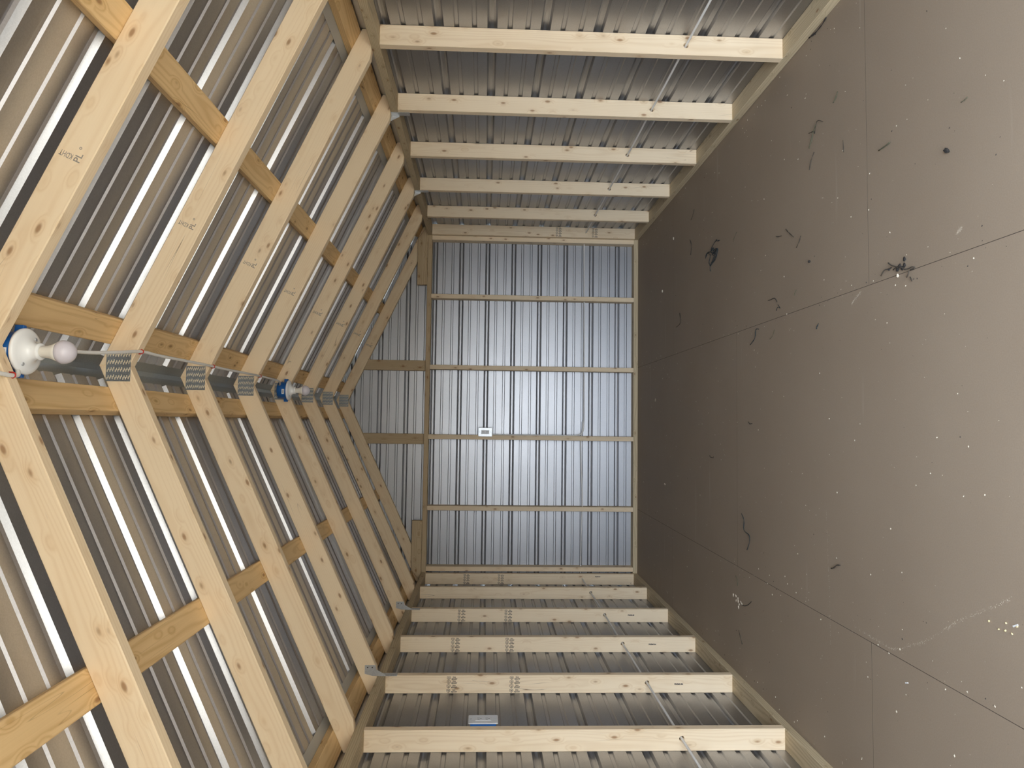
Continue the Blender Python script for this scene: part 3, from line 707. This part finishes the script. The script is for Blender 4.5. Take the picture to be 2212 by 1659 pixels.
for i, px in enumerate([(1832,1237),(2020,1260),(1940,1328),(2013,1342),(2087,1377),(2145,1300)]):
    p = floor_at(*Z((1780,1100), 5.12, [px])[0]); s = blob('seed', p.x, p.y, .11, .08, .08, M['seed'], None, 60+i, i)
    tag(s, ('pale yellow seed standing farthest from the white strip', 'pale yellow seed of the cluster nearest the middle floor sheet', 'pale yellow seed second farthest from the white strip',
            'pale yellow seed between two others below the white strip', 'pale yellow seed of the cluster closest to left wall', 'pale yellow seed touching the end of white strip')[i], 'seed', 'yellow seeds in the left foreground')
a, b = [floor_at(*q) for q in Z((1780,1100), 5.12, [(2095,1297),(2150,1280)])]
ps = board('paper_strip', None, (a.x, a.y, .05), (b.x, b.y, .05), (0,0,1), 0.06, 0.16, M['sticker'], 0.01); tag(ps, 'small white strip beside the yellow seeds', 'paper')
p = floor_at(1962, 1475); q = floor_at(1956, 1475)
ps = board('paper_flake', None, (p.x, p.y, .03), (q.x, q.y, .03), (0,0,1), 0.05, 0.16, M['sticker'], 0.01); tag(ps, 'tiny white paper flake below the left floor seam', 'paper')
# uncountable crumbs and grit, real little lumps
def crumbs(n, lo, hi, seed, trails=()):
    rn = random.Random(seed); vs = []; fs = []
    dust = []
    for px, cnt, w in trails:                            # dusty drag lines: fine grains along a path
        P = [floor_at(*q) for q in px]
        for _ in range(cnt):
            k = rn.randrange(len(P)-1); a = P[k].lerp(P[k+1], rn.random()); dust.append((a.x+rn.gauss(0, w), a.y+rn.gauss(0, w)))
    for i in range(n+len(dust)):
        x = rn.uniform(-55, 55); y = rn.uniform(-172, -3)
        if rn.random() < 0.35:                           # more along the seams and wall plates
            x = rn.choice((-35.3, 12.5, 54.5, -54.5)) + rn.gauss(0, 1.6)
        if abs(x) > 56: continue
        s = lo + (hi-lo)*rn.random()**2.0
        if i >= n: x, y = dust[i-n]; s = rn.uniform(0.015, 0.045)
        a = rn.uniform(0, 6.28); e = rn.uniform(0.45, 1.0); b = len(vs)
        for dx, dy, dz in ((1,0,.25),(0,1,.25),(-1,0,.25),(0,-1,.25),(0,0,0.8),(0,0,0)):
            X = dx*s; Y = dy*s*e; vs.append((x+X*math.cos(a)-Y*math.sin(a), y+X*math.sin(a)+Y*math.cos(a), 0.004+dz*s*0.7))
        for i0, i1 in ((0,1),(1,2),(2,3),(3,0)): fs += [(b+i0, b+i1, b+4), (b+i1, b+i0, b+5)]
    return vs, fs
va, fa = crumbs(900, 0.04, 0.19, 21, (
    (Z((1780,1100), 5.12, [(330,1295),(480,1390),(590,1455),(730,1535),(800,1555),(990,1495),(1100,1470),(1360,1325),(1450,1250),(1620,1180),(1850,1080),(2080,985)]), 420, 0.10),
    (Z((1780,1100), 5.12, [(25,0),(40,450),(65,1000),(72,1500)]), 160, 0.03),
    (Z((1840,480), 9.217, [(0,1620),(60,1540),(180,1380)]), 110, 0.12),
    (Z((1840,480), 9.217, [(2090,240),(2140,160),(2190,90)]), 80, 0.12)))
vb, fb = crumbs(380, 0.04, 0.16, 22)
me = bpy.data.meshes.new('floor_crumbs')
me.from_pydata([Vector(v)*IN for v in va+vb], [], fa + [tuple(i+len(va) for i in f) for f in fb])
me.materials.append(M['crumb']); me.materials.append(M['dirt'])
for i, p in enumerate(me.polygons): p.material_index = 0 if i < len(fa) else 1
me.update()
tag(link('floor_crumbs', me, None), 'pale sawdust crumbs and dark grit scattered over the floor', 'crumbs', None, 'stuff')
